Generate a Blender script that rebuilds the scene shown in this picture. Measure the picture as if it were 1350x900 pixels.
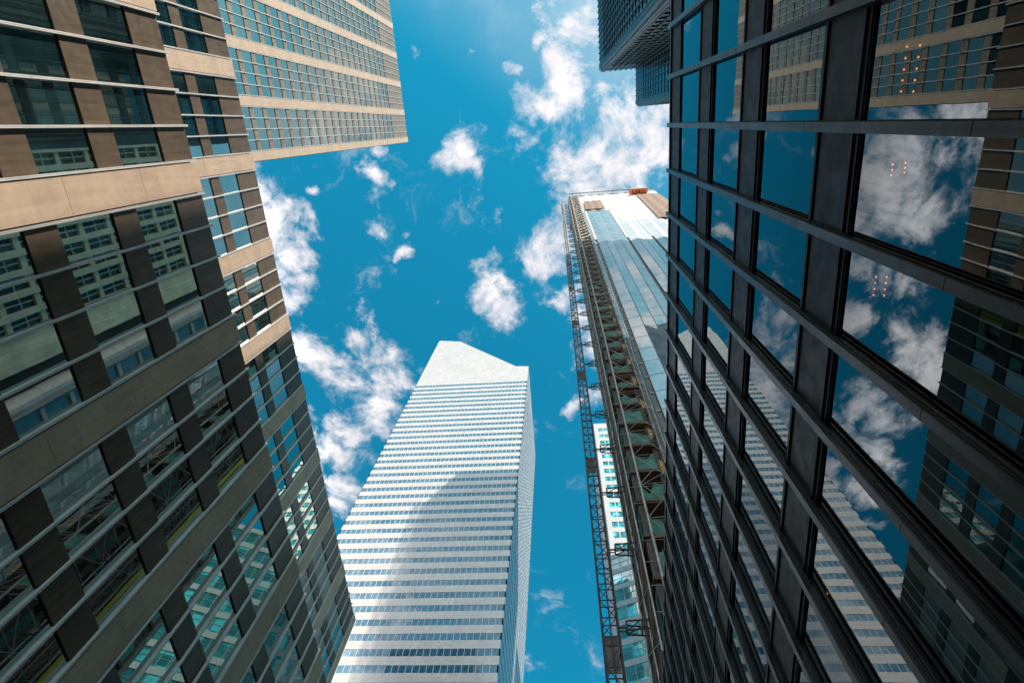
import bpy, math, random
from mathutils import Matrix, Vector
random.seed(7)
for o in list(bpy.data.objects):
    bpy.data.objects.remove(o)
sc = bpy.context.scene
col = sc.collection

# ------------------------------------------------------------------ camera
# world: +X = across the street (right in the photo), +Y = along the street
# (down in the photo), +Z = up.  Camera at eye height, origin; ground at -1.6.
W_IMG, F_PX, PPX, PPY = 1350.0, 770.9, 675.0, 450.0
CR = ((0.9946, -0.0525, -0.0891), (0.0801, 0.9360, 0.3427), (0.0654, -0.3480, 0.9352))
cam_d = bpy.data.cameras.new('camera')
cam = bpy.data.objects.new('camera', cam_d)
col.objects.link(cam)
m = Matrix([[CR[i][0], -CR[i][1], -CR[i][2]] for i in range(3)])
m = m.to_quaternion().to_matrix().to_4x4()
cam.matrix_world = m
cam_d.sensor_width = 36.0
cam_d.lens = F_PX / W_IMG * 36.0
cam_d.clip_start = 0.05
cam_d.clip_end = 9000.0
sc.camera = cam


def tan_of(px, py):
    """tangent coordinates (x/z, y/z) of the direction seen at a photo pixel"""
    v = (px - PPX, py - PPY, F_PX)
    r = [sum(CR[i][k] * v[k] for k in range(3)) for i in range(3)]
    return r[0] / r[2], r[1] / r[2]


# ------------------------------------------------------------------ sun + sky
SUN_EL = math.radians(49.0)
SUN_AZ = (0.558, -0.830)            # horizontal direction towards the sun
SUN_STRENGTH = 5.0
SKY_STRENGTH = 0.13
EXPOSURE = 0.62

sd = bpy.data.lights.new('sun', 'SUN')
sd.energy = SUN_STRENGTH
sd.angle = math.radians(0.53)
sd.color = (1.0, 0.90, 0.78)
sun = bpy.data.objects.new('sun', sd)
col.objects.link(sun)
sdir = Vector((SUN_AZ[0] * math.cos(SUN_EL), SUN_AZ[1] * math.cos(SUN_EL), math.sin(SUN_EL)))
sun.rotation_euler = sdir.to_track_quat('Z', 'Y').to_euler()
sun.location = sdir * 400

sc.view_settings.view_transform = 'Standard'
sc.view_settings.look = 'None'
sc.view_settings.exposure = EXPOSURE
sc.view_settings.gamma = 1.0
sc.view_settings.use_curve_mapping = False

world = bpy.data.worlds.new('World')
sc.world = world
world.use_nodes = True
nt = world.node_tree
nt.nodes.clear()


class NT:
    """tiny helper for writing node graphs"""
    def __init__(s, tree):
        s.t = tree

    def node(s, typ, **kw):
        n = s.t.nodes.new(typ)
        for k, v in kw.items():
            setattr(n, k, v)
        return n

    def put(s, sock, v):
        if isinstance(v, (int, float, tuple, list)):
            sock.default_value = v
        else:
            s.t.links.new(v, sock)

    def math(s, op, a, b=0.0, c=0.0, clamp=False):
        n = s.node('ShaderNodeMath', operation=op, use_clamp=clamp)
        s.put(n.inputs[0], a)
        s.put(n.inputs[1], b)
        s.put(n.inputs[2], c)
        return n.outputs[0]

    def vec(s, x, y, z):
        n = s.node('ShaderNodeCombineXYZ')
        s.put(n.inputs[0], x); s.put(n.inputs[1], y); s.put(n.inputs[2], z)
        return n.outputs[0]

    def sep(s, v):
        n = s.node('ShaderNodeSeparateXYZ')
        s.put(n.inputs[0], v)
        return n.outputs

    def noise(s, vec, scale, detail=6.0, rough=0.55, dist=0.0, out=0, lac=2.0):
        n = s.node('ShaderNodeTexNoise')
        n.inputs['Scale'].default_value = scale
        n.inputs['Detail'].default_value = detail
        n.inputs['Roughness'].default_value = rough
        n.inputs['Lacunarity'].default_value = lac
        n.inputs['Distortion'].default_value = dist
        if vec is not None:
            s.put(n.inputs['Vector'], vec)
        return n.outputs[out]

    def ramp(s, v, lo, hi, a=0.0, b=1.0, smooth=True):
        n = s.node('ShaderNodeMapRange')
        if smooth:
            n.interpolation_type = 'SMOOTHSTEP'
        s.put(n.inputs['Value'], v)
        n.inputs['From Min'].default_value = lo
        n.inputs['From Max'].default_value = hi
        n.inputs['To Min'].default_value = a
        n.inputs['To Max'].default_value = b
        return n.outputs['Result']

    def mix(s, f, a, b, blend='MIX'):
        n = s.node('ShaderNodeMix', data_type='RGBA', blend_type=blend)
        s.put(n.inputs[0], f)
        s.put(n.inputs[6], a)
        s.put(n.inputs[7], b)
        return n.outputs[2]


g = NT(nt)
sky = g.node('ShaderNodeTexSky', sky_type='NISHITA')
sky.sun_disc = False
sky.sun_elevation = SUN_EL
# Blender: rotation 0 puts the sun towards +Y, turning clockwise seen from above
sky.sun_rotation = math.atan2(SUN_AZ[0], SUN_AZ[1])
sky.altitude = 0
sky.air_density = 1.0
sky.dust_density = 0.9
sky.ozone_density = 1.0
tint = g.mix(1.0, sky.outputs[0], (0.05, 0.98, 0.98, 1), 'MULTIPLY')
tc = g.node('ShaderNodeTexCoord')
dx, dy, dz = g.sep(tc.outputs['Generated'])
dzc = g.math('MAXIMUM', dz, 0.08)
tx = g.math('DIVIDE', dx, dzc)
ty = g.math('DIVIDE', dy, dzc)
P0 = g.vec(tx, ty, 0.0)
# warp the coordinates so that cloud masses get torn outlines
wn = g.node('ShaderNodeTexNoise')
wn.inputs['Scale'].default_value = 9.0
wn.inputs['Detail'].default_value = 5.0
wn.inputs['Roughness'].default_value = 0.6
g.put(wn.inputs['Vector'], P0)
sub = g.node('ShaderNodeVectorMath', operation='SUBTRACT')
g.put(sub.inputs[0], wn.outputs['Color'])
sub.inputs[1].default_value = (0.5, 0.5, 0.5)
mad = g.node('ShaderNodeVectorMath', operation='MULTIPLY_ADD')
g.put(mad.inputs[0], sub.outputs[0])
mad.inputs[1].default_value = (0.13, 0.13, 0.0)
g.put(mad.inputs[2], P0)
PW = mad.outputs[0]
# cloud masses: (photo x, photo y, radius in px, weight); 'r' ones are seen mirrored
# in the glass of the black building, so they stand on the other side of the sky
CL = [(770, 205, 42, 1), (822, 172, 46, 1), (858, 190, 36, 1), (800, 232, 52, 1), (745, 215, 30, .9), (735, 178, 22, .6),
      (728, 140, 28, .95), (748, 112, 28, .95), (704, 150, 22, .85), (738, 80, 26, .9), (702, 60, 15, .9), (748, 36, 32, .9), (772, 8, 32, .95), (712, 18, 34, .85), (690, 130, 14, .7), (785, 60, 22, .6), (760, 160, 24, .7), (790, 140, 18, .55), (728, 200, 22, .7),
      (610, 200, 26, .95), (630, 222, 15, .9), (592, 208, 14, .7), (622, 95, 17, .62), (600, 75, 10, .5), (683, 98, 10, .8), (548, 58, 8, .7), (655, -4, 10, .9),
      (488, 250, 18, .9), (500, 288, 16, .85), (507, 207, 13, .8), (540, 328, 13, .8), (536, 298, 7, .5),
      (640, 352, 20, .9), (655, 385, 27, .95), (668, 413, 24, .95), (636, 290, 20, .7), (648, 270, 12, .6),
      (712, 335, 32, .9), (738, 318, 24, .85), (735, 398, 17, .95), (760, 380, 18, .8), (728, 300, 18, .7),
      (360, 290, 28, .95), (398, 288, 20, .85), (378, 330, 32, .95), (390, 375, 22, .9), (372, 400, 22, .9), (412, 243, 10, .8), (345, 262, 14, .8),
      (412, 470, 24, .9), (438, 480, 26, .85), (470, 438, 22, .9), (500, 468, 30, 1), (517, 500, 30, 1), (490, 530, 34, 1), (462, 512, 26, .9), (478, 415, 10, .8),
      (445, 600, 30, 1), (466, 570, 26, .95), (452, 640, 28, .95), (478, 600, 24, .95), (440, 560, 16, .7), (445, 668, 20, .9),
      (756, 530, 14, .7), (700, 880, 14, .5), (573, 403, 8, .6), (695, 488, 9, .6), (703, 560, 10, .55),
      (950, 150, 55, 1), (1050, 110, 55, 1), (1000, 50, 45, 1), (785, 450, 22, 1), (790, 520, 20, 1), (772, 420, 16, .9), (764, 345, 20, .7)]
CR_ = [(1170, 245, 55, 1), (1205, 285, 45, 1), (1190, 200, 40, .9), (1255, 215, 34, .8), (1150, 300, 30, .9), (1275, 150, 34, 1),
       (1168, 372, 24, .8), (1196, 382, 24, .9), (1120, 428, 18, .9), (1215, 470, 36, 1), (1196, 445, 26, .9), (1222, 500, 26, 1),
       (1140, 530, 26, .95), (1170, 555, 32, 1), (1145, 590, 30, .9), (1135, 640, 26, .8), (1100, 620, 20, .7),
       (950, 305, 10, .7), (968, 215, 9, .6), (1002, 200, 10, .5), (1005, 250, 8, .5), (1155, 690, 18, .6)]


def blob(px, py, r, w, mirror=False):
    if not mirror and 680 < px < 880 and py < 250:
        r *= 1.22
    elif not mirror and px < 700:
        r *= 0.92
    a = tan_of(px, py)
    b1 = tan_of(px + r, py)
    b2 = tan_of(px, py + r)
    rad = 0.5 * (math.hypot(b1[0] - a[0], b1[1] - a[1]) + math.hypot(b2[0] - a[0], b2[1] - a[1]))
    c = (-a[0] if mirror else a[0], a[1], 0.0)
    d = g.node('ShaderNodeVectorMath', operation='DISTANCE')
    g.put(d.inputs[0], PW)
    d.inputs[1].default_value = c
    return g.ramp(d.outputs['Value'], rad * 0.0, rad * 2.5, w * 1.12, 0.0)


acc = None
for i, c in enumerate([(c, False) for c in CL] + [(c, True) for c in CR_]):
    b = blob(*c[0], mirror=c[1])
    acc = b if acc is None else g.math('MAXIMUM', acc, b)
# behind the photographer (only seen in reflections): ordinary broken cumulus
bk = g.math('ADD', g.noise(P0, 2.6, 4.0, 0.55), g.math('MULTIPLY', g.ramp(tx, -0.15, 0.05, -0.12, 0.06), g.ramp(ty, -0.75, -0.5)))
bk = g.ramp(bk, 0.38, 0.54)
bk = g.math('MULTIPLY', bk, g.ramp(ty, -0.21, -0.28))
acc = g.math('MAXIMUM', acc, bk)
n1 = g.noise(P0, 9.0, 13.0, 0.68, 0.5)
n2 = g.noise(P0, 34.0, 8.0, 0.65, 0.3)
nn = g.math('ADD', g.math('MULTIPLY', g.math('SUBTRACT', n1, 0.5), 2.7), g.math('MULTIPLY', g.math('SUBTRACT', n2, 0.5), 1.0))
dens = g.math('ADD', acc, nn)
mask = g.ramp(dens, 0.42, 1.38)
mask = g.math('MULTIPLY', mask, g.ramp(acc, 0.02, 0.40))
# thin veil on the sunward side of the sky
veil = g.math('MULTIPLY', g.ramp(g.noise(PW, 4.0, 9.0, 0.65), 0.35, 0.75), 0.42)
vx = g.ramp(g.math('SUBTRACT', g.math('MULTIPLY', tx, 1.0), g.math('MULTIPLY', ty, 1.2)), -0.08, 0.36)
veil = g.math('MULTIPLY', g.math('ADD', veil, 0.15), vx)
cshade = g.ramp(g.noise(P0, 14.0, 6.0, 0.5), 0.3, 0.72)
K = 1.0 / SKY_STRENGTH
ccol = g.mix(cshade, (0.62 * K, 0.595 * K, 0.62 * K, 1), (0.80 * K, 0.735 * K, 0.725 * K, 1))
# clouds out of view behind the camera are boosted to brighten shaded white cladding
bright = g.math('MULTIPLY', g.math('ADD', 1.0, g.math('MULTIPLY', g.ramp(ty, -0.28, -0.80, 0.0, 1.5), g.ramp(tx, 0.15, 0.6, 1.0, 0.0))), g.ramp(tx, -0.46, -0.58, 1.0, 2.4))
sc2 = g.node('ShaderNodeVectorMath', operation='SCALE')
g.put(sc2.inputs[0], ccol)
g.put(sc2.inputs['Scale'], bright)
ccol = sc2.outputs[0]
wisp = g.math('MULTIPLY', g.ramp(g.noise(PW, 7.0, 12.0, 0.7, 0.4), 0.56, 0.80), 0.5)
allm = g.math('MAXIMUM', g.math('MAXIMUM', mask, veil), wisp)
fin = g.mix(allm, tint, ccol)
bg = g.node('ShaderNodeBackground')
g.put(bg.inputs['Color'], fin)
bg.inputs['Strength'].default_value = SKY_STRENGTH
wo = g.node('ShaderNodeOutputWorld')
nt.links.new(bg.outputs[0], wo.inputs[0])


# ------------------------------------------------------------------ materials
def mat(name, color, rough=0.6, metal=0.0, ior=1.5, spec=0.5, var=0.12, vscale=1.5, cell=None, cellvar=0.12,
        bump=0.0, bscale=8.0, streak=0.0, coat=0.0, lines=None, emit=None, stretch=(1, 1, 1)):
    mt = bpy.data.materials.new(name)
    mt.use_nodes = True
    t = mt.node_tree
    b = t.nodes['Principled BSDF']
    h = NT(t)
    geo = h.node('ShaderNodeNewGeometry').outputs['Position']
    mp = h.node('ShaderNodeMapping')
    h.put(mp.inputs['Vector'], geo)
    mp.inputs['Scale'].default_value = stretch
    pos = mp.outputs[0]
    f = h.ramp(h.noise(pos, vscale, 8.0, 0.62), 0.25, 0.75, 1 - var, 1 + var)
    if cell:
        # per-panel tone: hash of the panel index
        x, y, z = h.sep(geo)
        cx = h.math('FLOOR', h.math('DIVIDE', h.math('ADD', x, cell[3]), cell[0])) if cell[0] else 0.0
        cy = h.math('FLOOR', h.math('DIVIDE', h.math('ADD', y, cell[4]), cell[1])) if cell[1] else 0.0
        cz = h.math('FLOOR', h.math('DIVIDE', h.math('ADD', z, cell[5]), cell[2])) if cell[2] else 0.0
        wnn = h.node('ShaderNodeTexWhiteNoise', noise_dimensions='3D')
        h.put(wnn.inputs['Vector'], h.vec(cx, cy, cz))
        f = h.math('MULTIPLY', f, h.ramp(wnn.outputs['Value'], 0, 1, 1 - cellvar, 1 + cellvar, smooth=False))
    if streak:
        x, y, z = h.sep(geo)
        sv = h.vec(h.math('MULTIPLY', x, 6.0), h.math('MULTIPLY', y, 6.0), h.math('MULTIPLY', z, 0.35))
        f = h.math('MULTIPLY', f, h.ramp(h.noise(sv, 1.0, 5.0, 0.6), 0.3, 0.7, 1 - streak, 1 + streak * 0.4))
    if lines:
        # thin joints between panels: (axis, pitch, offset, half width, darkness)
        x, y, z = h.sep(geo)
        for ax, pitch, off, hw, dk in lines:
            s_ = (x, y, z)[ax]
            fr = h.math('FRACT', h.math('DIVIDE', h.math('ADD', s_, off + 1000 * pitch), pitch))
            e = h.math('ABSOLUTE', h.math('SUBTRACT', fr, 0.5))
            f = h.math('MULTIPLY', f, h.ramp(e, 0.5 - hw / pitch * 1.3, 0.5 - hw / pitch * 0.7, 1.0, 1 - dk))
    vm = h.node('ShaderNodeVectorMath', operation='SCALE')
    vm.inputs[0].default_value = color
    h.put(vm.inputs['Scale'], f)
    t.links.new(vm.outputs[0], b.inputs['Base Color'])
    b.inputs['Metallic'].default_value = metal
    b.inputs['IOR'].default_value = ior
    b.inputs['Specular IOR Level'].default_value = spec
    b.inputs['Coat Weight'].default_value = coat
    r = h.ramp(h.noise(pos, vscale * 2.3, 5.0), 0.3, 0.7, max(0.02, rough * 0.85), min(1, rough * 1.15))
    h.put(b.inputs['Roughness'], r)
    if bump:
        bn = h.node('ShaderNodeBump')
        bn.inputs['Strength'].default_value = bump
        bn.inputs['Distance'].default_value = 0.02
        h.put(bn.inputs['Height'], h.noise(pos, bscale, 8.0, 0.6))
        t.links.new(bn.outputs[0], b.inputs['Normal'])
    if emit:
        b.inputs['Emission Color'].default_value = (*emit[0], 1)
        b.inputs['Emission Strength'].default_value = emit[1]
    return mt


def glass(name, base, ior=1.75, tint_=(1, 1, 1), wob=0.0, wscale=0.6, var=0.5, cell=None, rough=0.012):
    """coated window glass seen from the street: mirror-like coat over a dark room"""
    mt = bpy.data.materials.new(name)
    mt.use_nodes = True
    t = mt.node_tree
    b = t.nodes['Principled BSDF']
    h = NT(t)
    geo = h.node('ShaderNodeNewGeometry').outputs['Position']
    f = h.ramp(h.noise(geo, 0.45, 4.0, 0.6), 0.3, 0.7, 1 - var, 1 + var)
    if cell:
        x, y, z = h.sep(geo)
        cx = h.math('FLOOR', h.math('DIVIDE', h.math('ADD', x, cell[3]), cell[0])) if cell[0] else 0.0
        cy = h.math('FLOOR', h.math('DIVIDE', h.math('ADD', y, cell[4]), cell[1])) if cell[1] else 0.0
        cz = h.math('FLOOR', h.math('DIVIDE', h.math('ADD', z, cell[5]), cell[2])) if cell[2] else 0.0
        wnn = h.node('ShaderNodeTexWhiteNoise', noise_dimensions='3D')
        h.put(wnn.inputs['Vector'], h.vec(cx, cy, cz))
        f = h.math('MULTIPLY', f, h.ramp(wnn.outputs['Value'], 0.55, 1, 0.7, 2.2))
    vm = h.node('ShaderNodeVectorMath', operation='SCALE')
    vm.inputs[0].default_value = base
    h.put(vm.inputs['Scale'], f)
    t.links.new(vm.outputs[0], b.inputs['Base Color'])
    b.inputs['Roughness'].default_value = rough
    b.inputs['IOR'].default_value = ior
    b.inputs['Specular Tint'].default_value = (*tint_, 1)
    if wob:
        bn = h.node('ShaderNodeBump')
        bn.inputs['Strength'].default_value = wob
        bn.inputs['Distance'].default_value = 0.02
        h.put(bn.inputs['Height'], h.noise(geo, wscale, 2.0, 0.4))
        t.links.new(bn.outputs[0], b.inputs['Normal'])
    return mt


M = {}
M['lime'] = mat('pink_limestone', (0.55, 0.395, 0.285), 0.75, var=0.10, vscale=2.2, bump=0.25, bscale=30, cell=(0, 0, 1.3, 0, 0, 0.3), cellvar=0.07, streak=0.10)
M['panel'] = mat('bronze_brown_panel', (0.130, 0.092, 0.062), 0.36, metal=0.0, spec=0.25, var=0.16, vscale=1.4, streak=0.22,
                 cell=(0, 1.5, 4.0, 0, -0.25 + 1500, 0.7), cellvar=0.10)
M['panelT'] = mat('sunlit_brown_tower_panel', (0.27, 0.20, 0.148), 0.42, spec=0.3, var=0.12, vscale=1.0, streak=0.15,
                  cell=(0, 1.5, 4.12, 0, -0.25 + 1500, 0.7), cellvar=0.10)  # paler copy of the brown panel, with sunlight put into its colour
M['alu'] = mat('pale_aluminium', (0.80, 0.76, 0.74), 0.40, metal=0.1, var=0.08, vscale=1.0, streak=0.12)
M['rooftar'] = mat('roof_gravel', (0.20, 0.19, 0.18), 0.9, var=0.2, vscale=3.0, bump=0.4)
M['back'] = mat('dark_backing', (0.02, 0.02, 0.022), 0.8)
M['glassL'] = glass('teal_glass', (0.010, 0.030, 0.034), 4.6, (0.88, 1.0, 0.93), wob=0.10, wscale=0.45,
                    cell=(0, 1.5, 4.0, 0, -0.25 + 1500, 0.7))
M['bronze'] = mat('black_bronze_metal', (0.030, 0.034, 0.033), 0.30, metal=0.6, spec=0.3, var=0.30, vscale=1.1, streak=0.45, bump=0.05)
M['bronze2'] = mat('black_bronze_panel', (0.007, 0.010, 0.012), 0.45, metal=0.0, spec=0.14, var=0.3, vscale=1.4, streak=0.35)
M['glassD'] = glass('blue_tower_glass', (0.006, 0.012, 0.016), 2.4, (0.75, 0.95, 1.0), wob=0.05, wscale=0.5)
M['dmull'] = mat('tower_bronze', (0.10, 0.115, 0.115), 0.40, metal=0.55, var=0.2, streak=0.2)
M['dpan'] = mat('tower_dark_panel', (0.012, 0.022, 0.028), 0.4, metal=0.3, var=0.3)
M['white'] = mat('white_aluminium_cladding', (0.61, 0.560, 0.530), 0.26, metal=0.2, var=0.05, vscale=0.12, streak=0.05,
                 cell=(1.45, 1.45, 3.95, 64.4 + 1450, 1450 - 100.6, 1.0), cellvar=0.035,
                 lines=[(0, 1.45, 64.4, 0.03, 0.14), (1, 1.45, -100.6, 0.03, 0.14), (2, 3.95, 1.0, 0.07, 0.30), (2, 3.95, 2.975, 0.05, 0.16)])
M['glassC'] = glass('citi_band_glass', (0.035, 0.12, 0.19), 1.9, (0.9, 1.0, 1.0), wob=0.12, wscale=0.22, var=0.25)
M['gmull'] = mat('grey_window_bar', (0.66, 0.68, 0.68), 0.5, metal=0.3)
M['glassK'] = glass('curtain_wall_glass', (0.22, 0.30, 0.34), 3.8, (0.95, 1.0, 1.0), wob=0.16, wscale=0.25, var=0.2)
M['glassKp'] = glass('sunlit_curtain_glass', (0.50, 0.56, 0.60), 1.7, wob=0.04, wscale=0.3, var=0.08, rough=0.25)  # copy of the curtain glass with sunlit paleness put into its colour
M['louvre'] = mat('white_louvre', (0.43, 0.41, 0.39), 0.55, var=0.04, lines=[(2, 1.4, 0.0, 0.16, 0.22), (0, 1.7, 0.4, 0.05, 0.15)])
M['sealant'] = mat('grey_mullion_recess', (0.20, 0.205, 0.20), 0.6)
M['brown'] = mat('brown_wrapped_sheathing', (0.22, 0.13, 0.085), 0.85, var=0.35, vscale=1.2, stretch=(0.4, 0.4, 2.2), bump=0.6, bscale=2)
M['orange'] = mat('orange_netting', (0.62, 0.17, 0.06), 0.8, var=0.3, vscale=1.5, bump=0.5, bscale=3)
M['slab'] = mat('rusty_slab_edge', (0.17, 0.10, 0.065), 0.85, var=0.35, vscale=1.5)
M['net'] = mat('brightened_green_netting', (0.14, 0.44, 0.37), 0.8, var=0.45, vscale=0.9, bump=0.4, bscale=2)  # flank netting, colour lightened to make up for missing light in mirrored views
M['channel'] = mat('rust_brown_channel', (0.075, 0.045, 0.032), 0.7, var=0.4, vscale=1.2)
M['netd'] = mat('deep_green_netting', (0.07, 0.24, 0.20), 0.8, var=0.45, vscale=0.9, bump=0.4, bscale=2)
M['netpale'] = mat('pale_and_sunlit_mesh', (0.42, 0.42, 0.39), 0.8, var=0.2, vscale=1.5)  # pale mesh, also standing for sunlit netting above the shadow line
M['steel'] = mat('galvanised_steel', (0.36, 0.34, 0.31), 0.5, metal=0.3, var=0.25, vscale=2.0)
M['dsteel'] = mat('dark_painted_steel', (0.10, 0.085, 0.075), 0.5, metal=0.4, var=0.3, vscale=2.0)
M['plank'] = mat('timber_plank', (0.60, 0.34, 0.12), 0.8, var=0.2)
M['yellow'] = mat('yellow_guard_board', (0.75, 0.50, 0.03), 0.6, var=0.1)
M['aquaW'] = mat('white_spandrel', (0.34, 0.37, 0.39), 0.5, var=0.06, cell=(1.5, 0, 3.8, 1500, 0, 0), cellvar=0.05)
M['aquaG'] = glass('aqua_glass', (0.04, 0.30, 0.36), 1.9, (0.85, 1, 1), wob=0.06, wscale=0.3, var=0.3, cell=(1.6, 0, 1.9, 1600, 0, 0))
M['aquaP'] = mat('pale_teal_spandrel', (0.24, 0.34, 0.38), 0.4, var=0.06)
M['stone'] = mat('pale_green_stone', (0.50, 0.54, 0.44), 0.8, var=0.15, vscale=0.7, streak=0.15)
M['glassM'] = glass('dark_window_glass', (0.015, 0.03, 0.035), 1.6, wob=0.05)
M['asphalt'] = mat('asphalt', (0.05, 0.05, 0.052), 0.9, var=0.25, vscale=2.0, bump=0.3, bscale=40)
M['concrete'] = mat('pavement_concrete', (0.30, 0.29, 0.27), 0.85, var=0.12, vscale=1.5, lines=[(0, 1.5, 0, 0.01, 0.4), (1, 1.5, 0, 0.01, 0.4)])
M['kerb'] = mat('kerb_granite', (0.34, 0.33, 0.32), 0.8, var=0.15)
M['paint'] = mat('road_paint', (0.75, 0.75, 0.72), 0.7, var=0.15, vscale=4)
M['groundm'] = mat('city_ground', (0.16, 0.16, 0.155), 0.9, var=0.2, vscale=0.05)
M['lamp'] = mat('lit_bulb', (0.3, 0.1, 0.03), 0.5, emit=((1.0, 0.24, 0.03), 2.4))
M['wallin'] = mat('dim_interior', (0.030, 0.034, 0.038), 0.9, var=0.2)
M['shade'] = mat('brass_lamp_body', (0.4, 0.25, 0.12), 0.4, metal=0.7)


def clear_glass(name):
    """see-through pane: reflects by Fresnel, else lets the room behind show, slightly tinted"""
    mt = bpy.data.materials.new(name)
    mt.use_nodes = True
    t = mt.node_tree
    t.nodes.clear()
    h = NT(t)
    geo = h.node('ShaderNodeNewGeometry').outputs['Position']
    bn = h.node('ShaderNodeBump')
    bn.inputs['Strength'].default_value = 0.13
    bn.inputs['Distance'].default_value = 0.02
    h.put(bn.inputs['Height'], h.noise(geo, 0.55, 2.0, 0.4))
    fr = h.node('ShaderNodeFresnel')
    fr.inputs['IOR'].default_value = 2.0
    t.links.new(bn.outputs[0], fr.inputs['Normal'])
    gl = h.node('ShaderNodeBsdfGlossy')
    gl.inputs['Roughness'].default_value = 0.0
    gl.inputs['Color'].default_value = (0.88, 0.97, 1.0, 1)
    t.links.new(bn.outputs[0], gl.inputs['Normal'])
    tr = h.node('ShaderNodeBsdfTransparent')
    tr.inputs['Color'].default_value = (0.40, 0.46, 0.48, 1)
    mx = h.node('ShaderNodeMixShader')
    t.links.new(fr.outputs[0], mx.inputs[0])
    t.links.new(tr.outputs[0], mx.inputs[1])
    t.links.new(gl.outputs[0], mx.inputs[2])
    o = h.node('ShaderNodeOutputMaterial')
    t.links.new(mx.outputs[0], o.inputs[0])
    return mt


M['glassR'] = clear_glass('grey_window_pane')


# ------------------------------------------------------------------ mesh helpers
class Fr:
    """a facade frame: a runs along the wall, b points out of the wall, c is height"""
    def __init__(s, o, u, n):
        s.o = Vector(o); s.u = Vector(u).normalized(); s.n = Vector(n).normalized()
        s.z = Vector((0, 0, 1))
        s.flip = s.u.cross(s.n).dot(s.z) < 0

    def p(s, a, b, c):
        return s.o + s.u * a + s.n * b + s.z * c


WF = Fr((0, 0, 0), (1, 0, 0), (0, 1, 0))


class MB:
    def __init__(s):
        s.v = []; s.f = []; s.mi = []; s.smooth = False

    def quad(s, pts, mi=0):
        k = len(s.v)
        s.v += [tuple(p) for p in pts]
        s.f.append(tuple(range(k, k + len(pts))))
        s.mi.append(mi)

    def box(s, F, a0, a1, b0, b1, c0, c1, mi=0):
        k = len(s.v)
        for c in (c0, c1):
            for (a, b) in ((a0, b0), (a1, b0), (a1, b1), (a0, b1)):
                s.v.append(tuple(F.p(a, b, c)))
        fs = [(3, 2, 1, 0), (4, 5, 6, 7), (0, 1, 5, 4), (1, 2, 6, 5), (2, 3, 7, 6), (3, 0, 4, 7)]
        for f in fs:
            if F.flip:
                f = f[::-1]
            s.f.append(tuple(k + i for i in f))
            s.mi.append(mi)

    def pane(s, F, a0, a1, b, c0, c1, mi=0, tilt=0.0015):
        # a single glass pane, very slightly out of true, normal outwards
        t = [random.uniform(-tilt, tilt) for _ in range(3)]
        P = [F.p(a0, b + t[0], c0), F.p(a1, b + t[1], c0), F.p(a1, b + t[1] + t[2], c1), F.p(a0, b + t[0] + t[2], c1)]
        if not F.flip:
            P = P[::-1]
        s.quad(P, mi)

    def tube(s, p, q, r, n=5, mi=0):
        p = Vector(p); q = Vector(q)
        d = (q - p).normalized()
        a = d.orthogonal().normalized()
        b = d.cross(a)
        k = len(s.v)
        for c in (p, q):
            for i in range(n):
                t = 2 * math.pi * i / n
                s.v.append(tuple(c + a * math.cos(t) * r + b * math.sin(t) * r))
        for i in range(n):
            j = (i + 1) % n
            s.f.append((k + i, k + j, k + n + j, k + n + i)); s.mi.append(mi)
        s.f.append(tuple(k + i for i in range(n))[::-1]); s.mi.append(mi)
        s.f.append(tuple(k + n + i for i in range(n))); s.mi.append(mi)

    def prism(s, pts, y0, y1, mi=0):
        """polygon of (x,z) pts extruded along Y"""
        k = len(s.v); n = len(pts)
        for y in (y0, y1):
            for x, z in pts:
                s.v.append((x, y, z))
        s.f.append(tuple(range(k, k + n))); s.mi.append(mi)
        s.f.append(tuple(range(k + 2 * n - 1, k + n - 1, -1))); s.mi.append(mi)
        for i in range(n):
            j = (i + 1) % n
            s.f.append((k + j, k + i, k + n + i, k + n + j)); s.mi.append(mi)

    def build(s, name, mats, parent=None, fix=False):
        me = bpy.data.meshes.new(name)
        me.from_pydata(s.v, [], s.f)
        if not isinstance(mats, (list, tuple)):
            mats = [mats]
        for mm in mats:
            me.materials.append(mm)
        me.polygons.foreach_set('material_index', s.mi)
        me.update()
        if fix:
            import bmesh
            bm = bmesh.new(); bm.from_mesh(me)
            bmesh.ops.recalc_face_normals(bm, faces=bm.faces)
            bm.to_mesh(me); bm.free()
        o = bpy.data.objects.new(name, me)
        col.objects.link(o)
        if parent is not None:
            o.parent = parent
            o.matrix_parent_inverse = Matrix.Translation(-parent.location)
        return o


def thing(name, loc, label, cat, group=None):
    o = bpy.data.objects.new(name, None)
    o.empty_display_size = 1
    o.location = loc
    col.objects.link(o)
    o['label'] = label
    o['category'] = cat
    if group:
        o['group'] = group
    return o


def tag(o, label=None, cat=None, group=None, kind=None):
    if label: o['label'] = label
    if cat: o['category'] = cat
    if group: o['group'] = group
    if kind: o['kind'] = kind
    return o


GROUND = -1.6


def project(p):
    v = [sum(CR[i][k] * p[i] for i in range(3)) for k in range(3)]
    if v[2] <= 0.01:
        return None
    return PPX + F_PX * v[0] / v[2], PPY + F_PX * v[1] / v[2]


def score(pts, vis=None):
    """how large a face shows in the photo's frame (0 when outside or hidden)"""
    c = sum((Vector(p) for p in pts), Vector()) / len(pts)
    if vis and not vis(c):
        return 0.0
    q = [project(p) for p in pts]
    if any(x is None for x in q):
        return 0.0
    cx = sum(x[0] for x in q) / len(q); cy = sum(x[1] for x in q) / len(q)
    if not (-40 < cx < 1390 and -40 < cy < 940):
        return 0.0
    ar = 0
    for i in range(len(q)):
        j = (i + 1) % len(q)
        ar += q[i][0] * q[j][1] - q[j][0] * q[i][1]
    return abs(ar) / 2


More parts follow.
